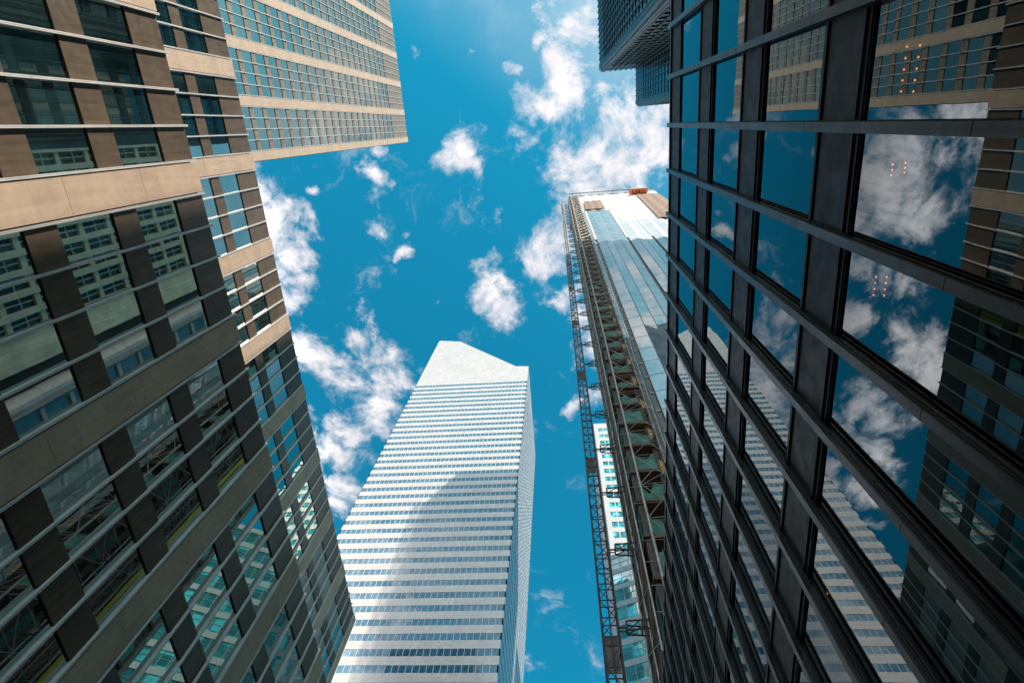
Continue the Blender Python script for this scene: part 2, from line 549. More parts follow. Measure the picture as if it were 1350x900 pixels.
def emit(items, name, mats, parent, limit=100, rest_name=None):
    """items: (score, MB builder).  The largest in view become parts; the rest one 'stuff' part"""
    items = sorted(items, key=lambda t: -t[0])
    for sc_, mb in items[:limit]:
        if sc_ > 0 or len(items) <= limit:
            mb.build(name, mats, parent)
    rest = [mb for i, (s_, mb) in enumerate(items) if not (i < limit and (s_ > 0 or len(items) <= limit))]
    if rest:
        r = MB()
        for mb in rest:
            k = len(r.v)
            r.v += mb.v
            r.f += [tuple(i + k for i in f) for f in mb.f]
            r.mi += mb.mi
        o = r.build(rest_name or (name + 's'), mats, parent)
        o['kind'] = 'stuff'


# ------------------------------------------------------------------ the setting
def struct(o):
    o['kind'] = 'structure'
    return o


gmb = MB()
gmb.box(WF, -3000, 3000, -3000, 3000, GROUND - 0.5, GROUND - 0.15)
struct(gmb.build('ground', M['groundm']))
r = MB()
r.box(WF, -12.5, 0.6, -400, 400, GROUND - 0.14, GROUND - 0.12)
struct(r.build('road', M['asphalt']))
for (x0, x1) in ((0.75, 60), (-80, -12.65)):
    r = MB()
    r.box(WF, x0, x1, -120, 96, GROUND - 0.145, GROUND)
    struct(r.build('pavement', M['concrete']))
for (x0, x1) in ((0.6, 0.75), (-12.65, -12.5)):
    r = MB()
    r.box(WF, x0, x1, -120, 96, GROUND - 0.145, GROUND + 0.005)
    struct(r.build('kerb', M['kerb']))
r = MB()
for k in range(-30, 25):
    for x in (-8.3, -4.1):
        r.box(WF, x - 0.06, x + 0.06, k * 4, k * 4 + 2.2, GROUND - 0.121, GROUND - 0.115)
struct(r.build('lane_markings', M['paint']))

# ------------------------------------------------------------------ left: stepped stone-and-glass office building
MOD = 1.5
Y0 = 0.25                     # a pier starts here and every five modules


def stepped_wing(root, xf, y_lo, y_hi, ztop, zbot, wins, topband, vis, depth, ksel, mech_pan=None):
    """one setback of the building: facade facing +X at x = xf"""
    F = Fr((xf, 0, 0), (0, 1, 0), (1, 0, 0))
    F2 = F
    spans = []
    # spandrels: everything between window rows
    zs = [ztop]
    for (z0, z1) in wins:
        zs += [z1, z0]
    zs.append(zbot)
    k0 = math.floor((y_lo - Y0) / MOD); k1 = math.ceil((y_hi - Y0) / MOD)
    bays = []
    for k in range(k0, k1):
        a0 = Y0 + k * MOD; a1 = a0 + MOD
        if a0 < y_lo - 0.01 or a1 > y_hi + 0.6:
            continue
        bays.append((k, a0, min(a1, y_hi)))
    for i in range(0, len(zs) - 1, 2):
        z1, z0 = zs[i], zs[i + 1]
        if z1 - z0 > 0.05:
            # one panel per module with an open joint
            for (k, a0, a1) in bays:
                if k % 5:
                    nsub = max(1, round((z1 - z0) / 4.1))
                    for q in range(nsub):
                        za = z0 + (z1 - z0) * q / nsub; zb = z0 + (z1 - z0) * (q + 1) / nsub
                        mb = MB()
                        mb.box(F, a0 + 0.035, a1 - 0.035, -0.45, 0.0, za + 0.012, zb - 0.012)
                        P = [F.p(a0, 0, za), F.p(a1, 0, za), F.p(a1, 0, zb), F.p(a0, 0, zb)]
                        spans.append((score(P, vis), mb))
    core = MB()
    core.box(F, y_lo, y_hi, -depth, -0.46, GROUND, ztop - 0.02, 0)
    core.box(F, y_lo - 0.02, y_hi + 0.02, -depth + 0.05, -0.40, ztop - 0.019, ztop + 0.10, 1)
    core.build('core_wall', [M['panel'], M['rooftar']], root)
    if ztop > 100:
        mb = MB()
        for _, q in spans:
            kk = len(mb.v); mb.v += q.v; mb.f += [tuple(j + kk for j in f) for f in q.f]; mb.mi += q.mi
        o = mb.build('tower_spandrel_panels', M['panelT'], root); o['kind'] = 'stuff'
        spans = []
    piers, mulls, wnd = [], [], []
    for (k, a0, a1) in bays:
        if k % 5 == 0:
            mb = MB()
            z = ztop
            while z > zbot:
                zb = max(z - 3.97, zbot)
                mb.box(F, a0 + 0.10, a1 - 0.10, -0.45, 0.10, zb + 0.008, z - 0.008)
                z = zb
            # recesses either side of the pier, their shade put in as dark backing
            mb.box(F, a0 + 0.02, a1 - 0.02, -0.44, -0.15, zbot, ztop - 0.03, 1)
            P = [F.p(a0, 0, max(zbot, ztop - 40)), F.p(a1, 0, max(zbot, ztop - 40)), F.p(a1, 0, ztop), F.p(a0, 0, ztop)]
            piers.append((1 + score(P), mb))
        else:
            for (z0, z1) in wins:
                mb = MB()
                mb.pane(F, a0 + 0.01, a1 - 0.01, -0.07, z0 - 0.02, z1 + 0.02, 0, 0.0022)
                # slim dark gasket around the glass
                for (c0, c1) in ((z0 - 0.02, z0 + 0.03), (z1 - 0.03, z1 + 0.02)):
                    mb.box(F, a0 + 0.04, a1 - 0.04, -0.066, -0.045, c0, c1, 1)
                P = [F.p(a0, 0, z0), F.p(a1, 0, z0), F.p(a1, 0, z1), F.p(a0, 0, z1)]
                wnd.append((score(P, vis), mb))
        mb = MB()
        z = ztop + 0.10
        zz = z
        while zz > zbot:
            zb = max(zz - 3.97 * 2, zbot)
            mb.box(F, a0 - 0.030, a0 + 0.030, -0.14, 0.05, zb + 0.004, zz - 0.004)
            mb.box(F, a0 - 0.045, a0 - 0.009, 0.051, 0.125, zb + 0.008, zz - 0.008)
            mb.box(F, a0 + 0.009, a0 + 0.045, 0.051, 0.125, zb + 0.008, zz - 0.008)
            mb.box(F, a0 - 0.009, a0 + 0.009, 0.051, 0.095, zb + 0.008, zz - 0.008)
            zz = zb
        P = [F.p(a0 - .1, 0, max(zbot, ztop - 30)), F.p(a0 + .1, 0, max(zbot, ztop - 30)), F.p(a0 + .1, 0, ztop), F.p(a0 - .1, 0, ztop)]
        mulls.append((0.1 + score(P), mb))
    return piers, mulls, wnd, spans


L = thing('office_building', (-16.7, 0, GROUND),
          'stepped office building on the left, pinkish stone piers, brown panels, teal windows and white fins', 'building')
PI_, MU_, WI_, SP_ = [], [], [], []
H1, H2, H3 = 27.3, 52.8, 181.0
X1, X2, X3 = -16.68, -26.75, -43.1
w1 = [(22.62 - 3.97 * i, 25.25 - 3.97 * i) for i in range(6)]
w2 = [(46.75 - 4.08 * i, 49.5 - 4.08 * i) for i in range(11)]
w3 = [(162.8 - 4.12 * i, 165.6 - 4.12 * i) for i in range(30)]
for args in ((X1, Y0 - MOD * 35, 53.9, H1, 0.2, w1, 0, None, 10.0, 0),
             (X2, Y0 - MOD * 35, 53.9, H2, 5.0, w2, 0, lambda p: p.x / p.z > -0.60, 16.2, 0),
             (X3, Y0 - MOD * 45, 1.75, H3, 40.0, w3, 0, lambda p: p.x / p.z > -0.503, 36.0, 0)):
    a, b, c, d_ = stepped_wing(L, *args)
    PI_ += a; MU_ += b; WI_ += c; SP_ += d_
emit(PI_, 'stone_pier', [M['lime'], M['back']], L)
emit(MU_, 'mullion', M['alu'], L)
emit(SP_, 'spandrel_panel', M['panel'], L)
emit(WI_, 'window', [M['glassL'], M['back']], L)

# ------------------------------------------------------------------ right: low black glass building beside the camera
R = thing('black_glass_building', (4.0, 0, GROUND),
          'black bronze-framed glass building close on the right, mirroring the towers across the street', 'building')
F = Fr((4.0, 0, 0), (0, 1, 0), (-1, 0, 0))
RZ = 21.5
rw = [(17.6, 20.15), (13.75, 16.15), (9.8, 12.35), (3.4, 8.45)]
RY0, RM = 0.36, 1.49
ka, kb = -26, 18
rsp = []
zs = [RZ] + [z for w in rw for z in (w[1], w[0])] + [GROUND]
for i in range(0, len(zs), 2):
    z1, z0 = zs[i], zs[i + 1]
    for k in range(ka, kb):
        a0 = RY0 + k * RM
        wall = MB()
        wall.box(F, a0 + 0.01, a0 + RM - 0.01, -0.35, 0.0, z0 + 0.004, z1 - 0.004)
        # raised edge trims of the spandrel plate
        if z1 < RZ and z0 > 0:
            wall.box(F, a0 + 0.09, a0 + RM - 0.09, 0.001, 0.03, z0 + 0.10, z0 + 0.16)
            wall.box(F, a0 + 0.09, a0 + RM - 0.09, 0.001, 0.03, z1 - 0.16, z1 - 0.10)
        rsp.append((score([F.p(a0, 0, z0), F.p(a0 + RM, 0, z0), F.p(a0 + RM, 0, z1), F.p(a0, 0, z1)]), wall))
emit(rsp, 'spandrel_panel', M['bronze2'], R)
cb = MB()
ya, yb = RY0 + ka * RM, RY0 + kb * RM
cb.box(F, ya, yb, -30, -0.352, RZ - 0.35, RZ - 0.02)          # roof slab
cb.box(F, ya, yb, -30, -9.0, GROUND, RZ - 0.36)               # core behind the rooms
for (z0, z1) in rw:
    cb.box(F, ya, yb, -8.99, -0.36, z0 - 0.55, z0 - 0.25)     # floors
cb.box(F, ya, ya + 0.3, -8.9, -0.36, GROUND, RZ - 0.37)
cb.box(F, yb - 0.3, yb, -8.9, -0.36, GROUND, RZ - 0.37)
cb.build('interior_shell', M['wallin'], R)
cp = MB()
cp.box(F, ya - 0.1, yb + 0.1, -0.6, 0.05, RZ + 0.002, RZ + 0.12)
cp.build('roof_coping', M['bronze'], R)
RWI = []
for k in range(ka, kb):
    a0 = RY0 + k * RM
    for (z0, z1) in rw:
        P = [F.p(a0, 0, z0), F.p(a0 + RM, 0, z0), F.p(a0 + RM, 0, z1), F.p(a0, 0, z1)]
        RWI.append((score(P), a0, z0, z1))
RWI.sort(key=lambda t: -t[0])
restg, restf = MB(), MB()
for i, (s_, a0, z0, z1) in enumerate(RWI):
    ind = i < 100 and s_ > 0
    mg = MB() if ind else restg
    mf = MB() if ind else restf
    a1 = a0 + RM
    mg.pane(F, a0 + 0.05, a1 - 0.05, -0.045, z0 + 0.03, z1 - 0.03, 0, 0.0022)
    fw = 0.035
    for (p0, p1, c0, c1) in ((a0 + .02, a0 + .02 + fw, z0, z1), (a1 - .02 - fw, a1 - .02, z0, z1),
                             (a0 + .021 + fw, a1 - .021 - fw, z0 + .001, z0 + fw), (a0 + .021 + fw, a1 - .021 - fw, z1 - fw, z1 - .001)):
        mf.box(F, p0, p1, -0.14, -0.018, c0, c1)
    if ind:
        w = mg.build('window', M['glassR'], R)
        f_ = mf.build('frame', M['bronze2'], w)
        f_.matrix_parent_inverse = Matrix.Identity(4)
if restg.v:
    o = restg.build('windows', M['glassR'], R); o['kind'] = 'stuff'
    f_ = restf.build('frames', M['bronze2'], o); f_['kind'] = 'stuff'
    f_.matrix_parent_inverse = Matrix.Identity(4)
for k in range(ka, kb + 1):
    a = RY0 + k * RM
    mb = MB()
    z = RZ + 0.16
    first = True
    while z > GROUND:
        zb = max(z - 3.9, GROUND)
        mb.box(F, a - 0.030, a + 0.030, 0.0, 0.100, zb + 0.003, z - 0.003)      # web
        mb.box(F, a - 0.070, a + 0.070, 0.1002, 0.124, zb + 0.006, z - 0.006)   # outer flange
        mb.box(F, a - 0.075, a + 0.075, -0.001, 0.020, zb + 0.004, z - 0.004)   # inner flange
        mb.box(F, a - 0.045, a + 0.045, 0.022, 0.05, zb + 0.005, z - 0.005)
        z = zb
    mb.build('mullion', M['bronze'], R)

# lamps hanging in the rooms behind the glass
def lamp(px, py, depth, n, pitch, label):
    depth = 0.5
    tx_, ty_ = tan_of(px, py)
    x = 4.0 + depth
    z = x / tx_
    y = ty_ * z
    t = thing('hanging_lamp', (x, y, z), label, 'lamp', 'lamps hanging in the rooms of the black building')
    b = MB()
    top = min([a - 0.56 for (a, c) in rw if a - 0.56 > z + 0.05] + [RZ - 0.4])
    rod = MB()
    rod.tube((x, y, z + 0.04), (x, y, min(top, RZ - 0.4)), 0.008)
    rod.build('rod', M['shade'], t)
    bar = MB()
    bar.box(WF, x - 0.008, x + 0.008, y - pitch * 0.5, y + pitch * (n - 0.5), z + 0.02, z + 0.035)
    bar.build('bar', M['shade'], t)
    for i in range(n):
        bb = MB()
        yc = y + i * pitch
        R_ = 0.009
        for q in range(6):
            t0 = math.pi * q / 6; t1 = math.pi * (q + 1) / 6
            for s_i in range(8):
                a0 = s_i * math.pi / 4; a1 = a0 + math.pi / 4
                pts = [(t0, a0), (t1, a0), (t1, a1), (t0, a1)]
                bb.quad([(x + R_ * math.sin(t) * math.cos(a), yc + R_ * math.sin(t) * math.sin(a) * 1.6, z + R_ * math.cos(t)) for t, a in pts])
        bb.build('bulb', M['lamp'], t)
    return t


lamp(1177, 217, 0.5, 3, 0.07, 'orange lamp bar at the left behind the pane with the large mirrored cloud')
lamp(1194, 215, 0.5, 3, 0.06, 'orange lamp bar at the right behind the pane with the large mirrored cloud')
lamp(1155, 365, 0.5, 4, 0.09, 'left orange lamp bar behind the pane below the large mirrored cloud')
lamp(1169, 365, 0.5, 4, 0.09, 'right orange lamp bar behind the pane below the large mirrored cloud')
lamp(1196, 62, 0.5, 5, 0.13, 'left orange lamp bar glowing against the mirrored stone tower')
lamp(1213, 60, 0.5, 5, 0.13, 'right orange lamp bar glowing against the mirrored stone tower')
lamp(1091, 782, 0.5, 2, 0.10, 'small orange lamp bar behind the glass over the mirrored white skyscraper')

# ------------------------------------------------------------------ dark tower with a notched corner, upper right
D = thing('dark_glass_tower', (14.5, -13.2, GROUND),
          'dark teal glass tower with stepped corner rising at the upper right behind the black facade', 'tower')
HD = 186.0
dw, dm, dsp = [], [], []
dwins = [(168.3 - 3.9 * i, 170.9 - 3.9 * i) for i in range(38)]
cored = MB()
cored.box(WF, 14.52, 24.7, -43.6, -13.22, GROUND, HD - 0.3)
cored.box(WF, 24.72, 55, -43.6, -3.22, GROUND, HD - 0.31)
cored.build('core_wall', M['dpan'], D)


def dark_face(F, length, corner_a, corner_b):
    zs = [HD]
    for w in dwins:
        zs += [w[1], w[0]]
    zs.append(GROUND)
    n = max(1, round((length - corner_a - corner_b) / 1.5))
    mm = (length - corner_a - corner_b) / n
    for i in range(0, len(zs), 2):
        mb = MB()
        mb.box(F, corner_a, length - corner_b, -0.1, 0.30, zs[i + 1], zs[i] - 0.002)
        dsp.append((0.1 + score([F.p(0, 0, zs[i + 1]), F.p(length, 0, zs[i + 1]), F.p(length, 0, zs[i]), F.p(0, 0, zs[i])], lambda p: p.x / p.z < 0.185), mb))
    for i in range(0, n + 1):
        a = corner_a + i * mm
        mb = MB()
        mb.box(F, a - 0.06, a + 0.06, 0.301, 0.60, 8.0, HD + 0.25)
        dm.append((0.1 + score([F.p(a - .1, .5, 60), F.p(a + .1, .5, 60), F.p(a + .1, .5, HD), F.p(a - .1, .5, HD)],
                               lambda p: p.x / p.z < 0.185), mb))
        if i < n:
            for (z0, z1) in dwins:
                mb = MB()
                mb.pane(F, a + 0.02, a + mm - 0.02, 0.18, z0 - 0.02, z1 + 0.02, 0, 0.001)
                P = [F.p(a, 0, z0), F.p(a + mm, 0, z0), F.p(a + mm, 0, z1), F.p(a, 0, z1)]
                dw.append((score(P, lambda p: p.x / p.z < 0.185), mb))
            # slim intermediate bar splitting each bay
    for (p0, p1) in ((0, corner_a), (length - corner_b, length)):
        if p1 - p0 > 0.2:
            dwall = MB()
            dwall.box(F, p0 + 0.0, p1 - 0.0, -0.1, 0.42, GROUND, HD + 0.1)
            dwall.build('corner_pier', M['dmull'], D); dwall = MB()
            dwall.box(F, p0 + (p1 - p0) * .35, p0 + (p1 - p0) * .65, 0.421, 0.50, GROUND, HD + 0.05)
            dwall.build('corner_rib', M['dpan'], D)


dark_face(Fr((14.5, -43.6, 0), (0, 1, 0), (-1, 0, 0)), 30.4, 1.0, 1.3)
dark_face(Fr((14.5, -13.2, 0), (1, 0, 0), (0, 1, 0)), 10.0, 1.0, 0.0)
dark_face(Fr((24.7, -12.7, 0), (0, 1, 0), (-1, 0, 0)), 9.5, 0.0, 1.0)
dark_face(Fr((24.7, -3.2, 0), (1, 0, 0), (0, 1, 0)), 30.0, 1.0, 1.0)
emit(dsp, 'spandrel_band', M['dpan'], D)
emit(dm, 'mullion', M['dmull'], D)
emit(dw, 'window', M['glassD'], D)

# ------------------------------------------------------------------ white skyscraper with the sloping crown
C = thing('white_skyscraper', (-40.4, 123.5, GROUND),
          'tall white-clad skyscraper with ribbon windows and a slanted top, in the lower centre', 'skyscraper')
cx0, cx1, cy0, cy1 = -64.4, -16.5, 100.6, 146.5
body = MB()
prof = [(cx0, 33), (cx1, 33), (cx1, 241.2), (-22.3, 242.0), (-52.3, 277.6), (-53.4, 278.6), (cx0 + 0.8, 281.2), (cx0, 280.6)]
inset = 0.35
FA = Fr((cx0, cy0, 0), (1, 0, 0), (0, -1, 0))      # front
FB = Fr((cx1, cy0, 0), (0, 1, 0), (1, 0, 0))       # side facing the street
FC = Fr((cx0, cy0, 0), (0, 1, 0), (-1, 0, 0))
FD = Fr((cx0, cy1, 0), (1, 0, 0), (0, 1, 0))
top_w = 225.2
crown = MB()
crown.prism([(x, z) for x, z in [(cx0, top_w), (cx1, top_w)] + prof[2:]], cy0, cy1)
crown.build('crown', M['white'], C, fix=True)
pitch = 3.95
nfl = int((top_w - 33) / pitch)
for i in range(nfl):
    z1 = top_w - i * pitch
    zg0 = z1 - 1.80
    zb0 = z1 - pitch
    body = MB()
    body.box(WF, cx0, cx1, cy0, cy1, zb0, zg0)                # white band right round the tower
    body.build('cladding_band', M['white'], C)
for (Fx, ln) in ((FA, cx1 - cx0), (FB, cy1 - cy0), (FC, cy1 - cy0), (FD, cx1 - cx0)):
    rest = MB()
    for i in range(nfl):
        z1 = top_w - i * pitch - 0.003
        zg0 = top_w - i * pitch - 1.797
        mb = MB() if Fx in (FA, FB) else rest
        n = round((ln - 0.6) / 1.45)
        mm = (ln - 0.6) / n
        for k in range(n):
            a = 0.3 + k * mm
            mb.pane(Fx, a, a + mm, -0.045, zg0, z1, 0, 0.0015)
            mb.box(Fx, a - 0.04, a + 0.04, -0.118, -0.02, zg0, z1, 1)
        for a in (0.02, ln - 0.32):
            mb.box(Fx, a, a + 0.3, -0.30, -0.02, zg0, z1, 2)
        if Fx in (FA, FB):
            P = [Fx.p(0, 0, zg0), Fx.p(ln, 0, zg0), Fx.p(ln, 0, z1), Fx.p(0, 0, z1)]
            mb.build('window_band', [M['glassC'], M['gmull'], M['white']], C)
    if rest.v:
        o = rest.build('rear_window_bands', [M['glassC'], M['gmull'], M['white']], C)
        o['kind'] = 'stuff'
st = MB()
for (x, y) in ((-40.5, cy0 + 4), (-40.5, cy1 - 4), (cx0 + 4, 123.5), (cx1 - 4, 123.5)):
    st.box(WF, x - 3.6, x + 3.6, y - 3.6, y + 3.6, GROUND, 32.99)
st.box(WF, -50, -31, 114, 133, GROUND, 32.98)
st.build('stilt_base', M['white'], C)

# ------------------------------------------------------------------ tower under construction
K = thing('tower_under_construction', (8.0, 28.0, GROUND),
          'glass tower under construction with brown unglazed patches and an open scaffolded corner', 'tower')
KX0, KX1, KY0, KY1, KH = 8.0, 38.5, 28.0, 41.0, 240.0
FK = Fr((KX0, KY0, 0), (1, 0, 0), (0, -1, 0))
cw = MB()
cw.box(WF, KX0 + 0.05, KX1, KY0 + 0.7, KY1, GROUND, KH - 0.5)
cw.build('core_wall', M['slab'], K)
widths = [0.9, 0.55, 1.9, 1.8, 1.8, 1.75, 0.5, 1.9, 1.9, 1.75, 0.5, 1.9, 1.8, 1.8, 1.75, 0.5, 1.9, 1.9, 1.8, 1.8]
kinds = ['g', 'r', 'g', 'g', 'g', 'g', 'r', 'g', 'g', 'g', 'r', 'g', 'g', 'g', 'g', 'r', 'g', 'g', 'g', 'g']
pl = [0, 0, 0, 0.32, 0.05, 0.32, 0, 0, 0.35, 0.02, 0, 0, 0.34, 0.0, 0.34, 0, 0, 0.35, 0.05, 0.3, 0.0]
s_ = (KX1 - KX0) / sum(widths)
kp, kp2, kl, kr = [], [], MB(), MB()
a = 0.0
FLK = 4.2
for i, (w_, kd) in enumerate(zip(widths, kinds)):
    w_ *= s_
    a1 = a + w_
    b0, b1 = (pl[i], pl[i + 1]) if kd == 'g' else (-0.35, -0.35)
    xc = KX0 + (a + a1) / 2
    leftgrp = xc < 16.2
    rightgrp = xc > 28.4
    zt = 239.0
    kr = MB()
    z = zt
    while z > 2:
        zb = z - FLK
        zmid = (z + zb) / 2
        if kd == 'r':
            if zmid < 146:
                kr.quad([FK.p(a, b0, z), FK.p(a1, b0, z), FK.p(a1, b0, zb), FK.p(a, b0, zb)], 0)
                kr.box(FK, a + 0.02, a1 - 0.02, b0 + 0.002, b0 + 0.12, zb + 0.0, zb + 0.35, 1)
            else:
                kl.quad([FK.p(a, 0.1, z), FK.p(a1, 0.1, z), FK.p(a1, 0.1, zb), FK.p(a, 0.1, zb)], 0)
        else:
            t = 'g'
            if leftgrp:
                t = 'l' if zmid > 197 else 'g'
            else:
                if zmid > 170: t = 'l'
                elif zmid > 143: t = 'p'  # sunlit glare above the shadow line painted as paler glass
            jj = random.uniform(-0.004, 0.004)
            if t == 'l':
                kl.quad([FK.p(a, b0, z), FK.p(a1, b1, z), FK.p(a1, b1, zb), FK.p(a, b0, zb)], 0)
            else:
                mb = MB()
                mb.quad([FK.p(a + .07, b0, z - .09), FK.p(a1 - .07, b1, z - .09), FK.p(a1 - .07, b1 + jj, zb + .06), FK.p(a + .07, b0 + jj, zb + .06)], 0)
                # joint strip and side gasket around each panel
                mb.quad([FK.p(a, b0 - .04, z), FK.p(a1, b1 - .04, z), FK.p(a1, b1 - .04, zb), FK.p(a, b0 - .04, zb)], 1)
                P = [FK.p(a, 0, z), FK.p(a1, 0, z), FK.p(a1, 0, zb), FK.p(a, 0, zb)]
                (kp if t == 'g' else kp2).append((score(P, lambda p: p.x / p.z < 0.186), mb))
        z = zb
    if kr.v:
        kr.build('mullion_recess', [M['sealant'], M['netpale']], K)
    a = a1
kl.build('louvre_wall', M['louvre'], K)
emit(kp, 'glass_panel', [M['glassK'], M['sealant']], K)
emit(kp2, 'sunlit_pale_panel', [M['glassKp'], M['sealant']], K)
# brown sheathing still waiting for its glass, wavy with the slab edges
def brown_patch(x0, x1, z0, z1, slant):
    mb = MB()
    n = int((z1 - z0) / 1.4)
    for i in range(n):
        za = z0 + (z1 - z0) * i / n; zb = z0 + (z1 - z0) * (i + 1) / n
        sh = slant * (i / n)
        m_ = 8
        for q in range(m_):
            xa = x0 + sh + (x1 - x0 - sh) * q / m_; xb = x0 + sh + (x1 - x0 - sh) * (q + 1) / m_
            wob0 = 0.5 * math.sin(q * 1.9); wob1 = 0.5 * math.sin((q + 1) * 1.9)
            mb.quad([(xa, KY0 - 0.55, za + wob0), (xb, KY0 - 0.55, za + wob1), (xb, KY0 - 0.85, zb + wob1), (xa, KY0 - 0.85, zb + wob0)])
            mb.quad([(xa, KY0 - 0.85, zb + wob0), (xb, KY0 - 0.85, zb + wob1), (xb, KY0 - 0.45, zb + wob1 + .05), (xa, KY0 - 0.45, zb + wob0 + .05)])
            if q in (0, m_ - 1):
                xe = xa if q == 0 else xb
                w_ = wob0 if q == 0 else wob1
                mb.quad([(xe, KY0, za + w_), (xe, KY0 - 0.55, za + w_), (xe, KY0 - 0.85, zb + w_), (xe, KY0, zb + w_)])
    return mb.build('sheathing_patch', M['brown'], K)


brown_patch(9.3, 15.6, 198, 217, 0.4)
brown_patch(28.6, 37.5, 171, 226, 1.0)
rl = MB()
for i in range(24):
    x = KX0 - 2.4 + i * 1.45
    rl.tube((x, KY0 - 1.0, KH - 1.0), (x, KY0 - 1.0, KH + 3.2 + random.uniform(-.2, .4)), 0.10)
for zz in (KH + 1.6, KH + 3.0):
    rl.tube((KX0 - 3, KY0 - 1.0, zz), (KX1 - 4, KY0 - 1.0, zz), 0.08)
rl.tube((KX1 - 3.6, KY0 - 0.5, KH - 1), (KX1 - 3.6, KY0 + 0.5, KH + 7), 0.14)
rl.tube((KX1 - 4.6, KY0 - 0.5, KH - 1), (KX1 - 4.6, KY0 + 0.5, KH + 5.5), 0.14)
rl.build('roof_railing', M['dsteel'], K)
pp = MB()
pp.box(WF, KX0 - 3.3, KX1, KY0 - 0.4, KY1, KH - 0.98, KH)
pp.build('roof_slab', M['louvre'], K)
orl = MB()
n = 10
for i in range(n):
    x = 28.0 + i * 0.62
    orl.tube((x, KY0 - 1.3, 231.5 + 0.3 * math.sin(i)), (x + 0.66, KY0 - 1.3, 231.5 + 0.3 * math.sin(i + 1)), 1.25, 9)
o = orl.build('netting_roll', M['orange'])
tag(o, 'roll of orange netting hanging under the roof edge beside the brown patch', 'netting')

# open corner of the tower: slabs, columns, netting
SX0, SX1, SY0, SY1 = 4.6, 8.0, 28.0, 34.2
slabs = []
nfk = int(238 / FLK)
for i in range(nfk):
    z = 1.5 + i * FLK
    mb = MB()
    mb.box(WF, SX0 + 0.35, SX1 + 0.04, SY0 + 0.3, 33.4, z, z + 0.32)
    mb.box(WF, 6.1, SX1 + 0.04, 33.401, KY1, z, z + 0.32)
    mb.build('floor_slab', M['slab'], K)
for (x, y) in ((SX0 + 0.7, SY0 + 0.8), (SX1 - 0.3, SY0 + 0.8), (SX0 + 0.7, 33.0), (6.5, 37), (6.5, 40.6)):
    colm = MB()
    colm.box(WF, x - 0.22, x + 0.22, y - 0.22, y + 0.22, GROUND, 238)
    colm.build('column', M['dsteel'], K)
for y in (28.45, 29.6, 30.8, 32.0, 33.0):
    mb = MB()
    mb.box(WF, 4.52, 4.66, y, y + 0.42, GROUND, 237)
    mb.box(WF, 4.46, 4.52, y + 0.12, y + 0.2, GROUND, 237)
    mb.build('guide_channel', M['channel'], K)
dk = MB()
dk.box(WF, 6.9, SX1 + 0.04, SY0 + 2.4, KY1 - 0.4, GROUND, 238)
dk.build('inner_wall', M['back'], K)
for i in range(nfk):
    z = 1.5 + i * FLK + 0.34
    pale = z > 142  # above the shadow line, sunlight is put into a paler sheet colour
    mb = MB()
    hgt = FLK - 0.36
    fr_ = random.uniform(0.45, 0.8)
    # front sheet, sagging a little, with gaps above
    nx = 5
    xs = [SX0 + 0.5 + (SX1 - SX0 - 0.6) * q / nx for q in range(nx + 1)]
    drop = [fr_ + random.uniform(-.10, .10) for _ in range(nx + 1)]
    if random.random() < 0.35:
        drop[random.randrange(nx)] = 0.25
    for q in range(nx):
        y1_ = SY0 + 0.55 + 0.12 * (q % 2); y2_ = SY0 + 0.55 + 0.12 * ((q + 1) % 2)
        mb.quad([(xs[q], y1_, z), (xs[q + 1], y2_, z), (xs[q + 1], y2_ + .05, z + hgt * drop[q + 1]), (xs[q], y1_ + .05, z + hgt * drop[q])])
    # side sheets
    ys = [SY0 + 0.4 + q * 0.95 for q in range(6)]
    for q in range(5):
        if random.random() < 0.6:
            xx = SX0 + 0.36 + 0.1 * (q % 2)
            mb.quad([(xx, ys[q + 1], z), (xx, ys[q], z), (xx, ys[q], z + hgt * 0.8), (xx, ys[q + 1], z + hgt * 0.75)])
    mb.build('netting', M['netpale'] if pale else M['netd'], K)
# open bays of the flank (also seen mirrored in the windows across the street)
for i in range(0, nfk):
    z = 1.5 + i * FLK + 0.34
    mb = MB()
    y = 33.6
    while y < 39.5:
        if random.random() < 0.6:
            h_ = random.uniform(1.6, 3.2)
            mb.quad([(6.15, y + 1.7, z), (6.15, y, z), (6.15, y, z + h_), (6.15, y + 1.7, z + h_ + random.uniform(-.3, .3))], 0)
        y += 1.8
    if mb.v:
        mb.build('side_netting', M['netpale'] if z > 142 else M['net'], K)  # paler colour stands for sunlight above the shadow line
for y in (33.9, 34.6):
    mb = MB()
    mb.box(WF, 5.58, 5.70, y, y + 0.46, 3, 120)
    mb.build('yellow_rail', M['yellow'], K)
mb = MB()
mb.box(WF, 6.05, 7.9, KY1 + 0.01, KY1 + 0.4, GROUND, 239)
mb.build('rear_panel', M['netpale'], K)

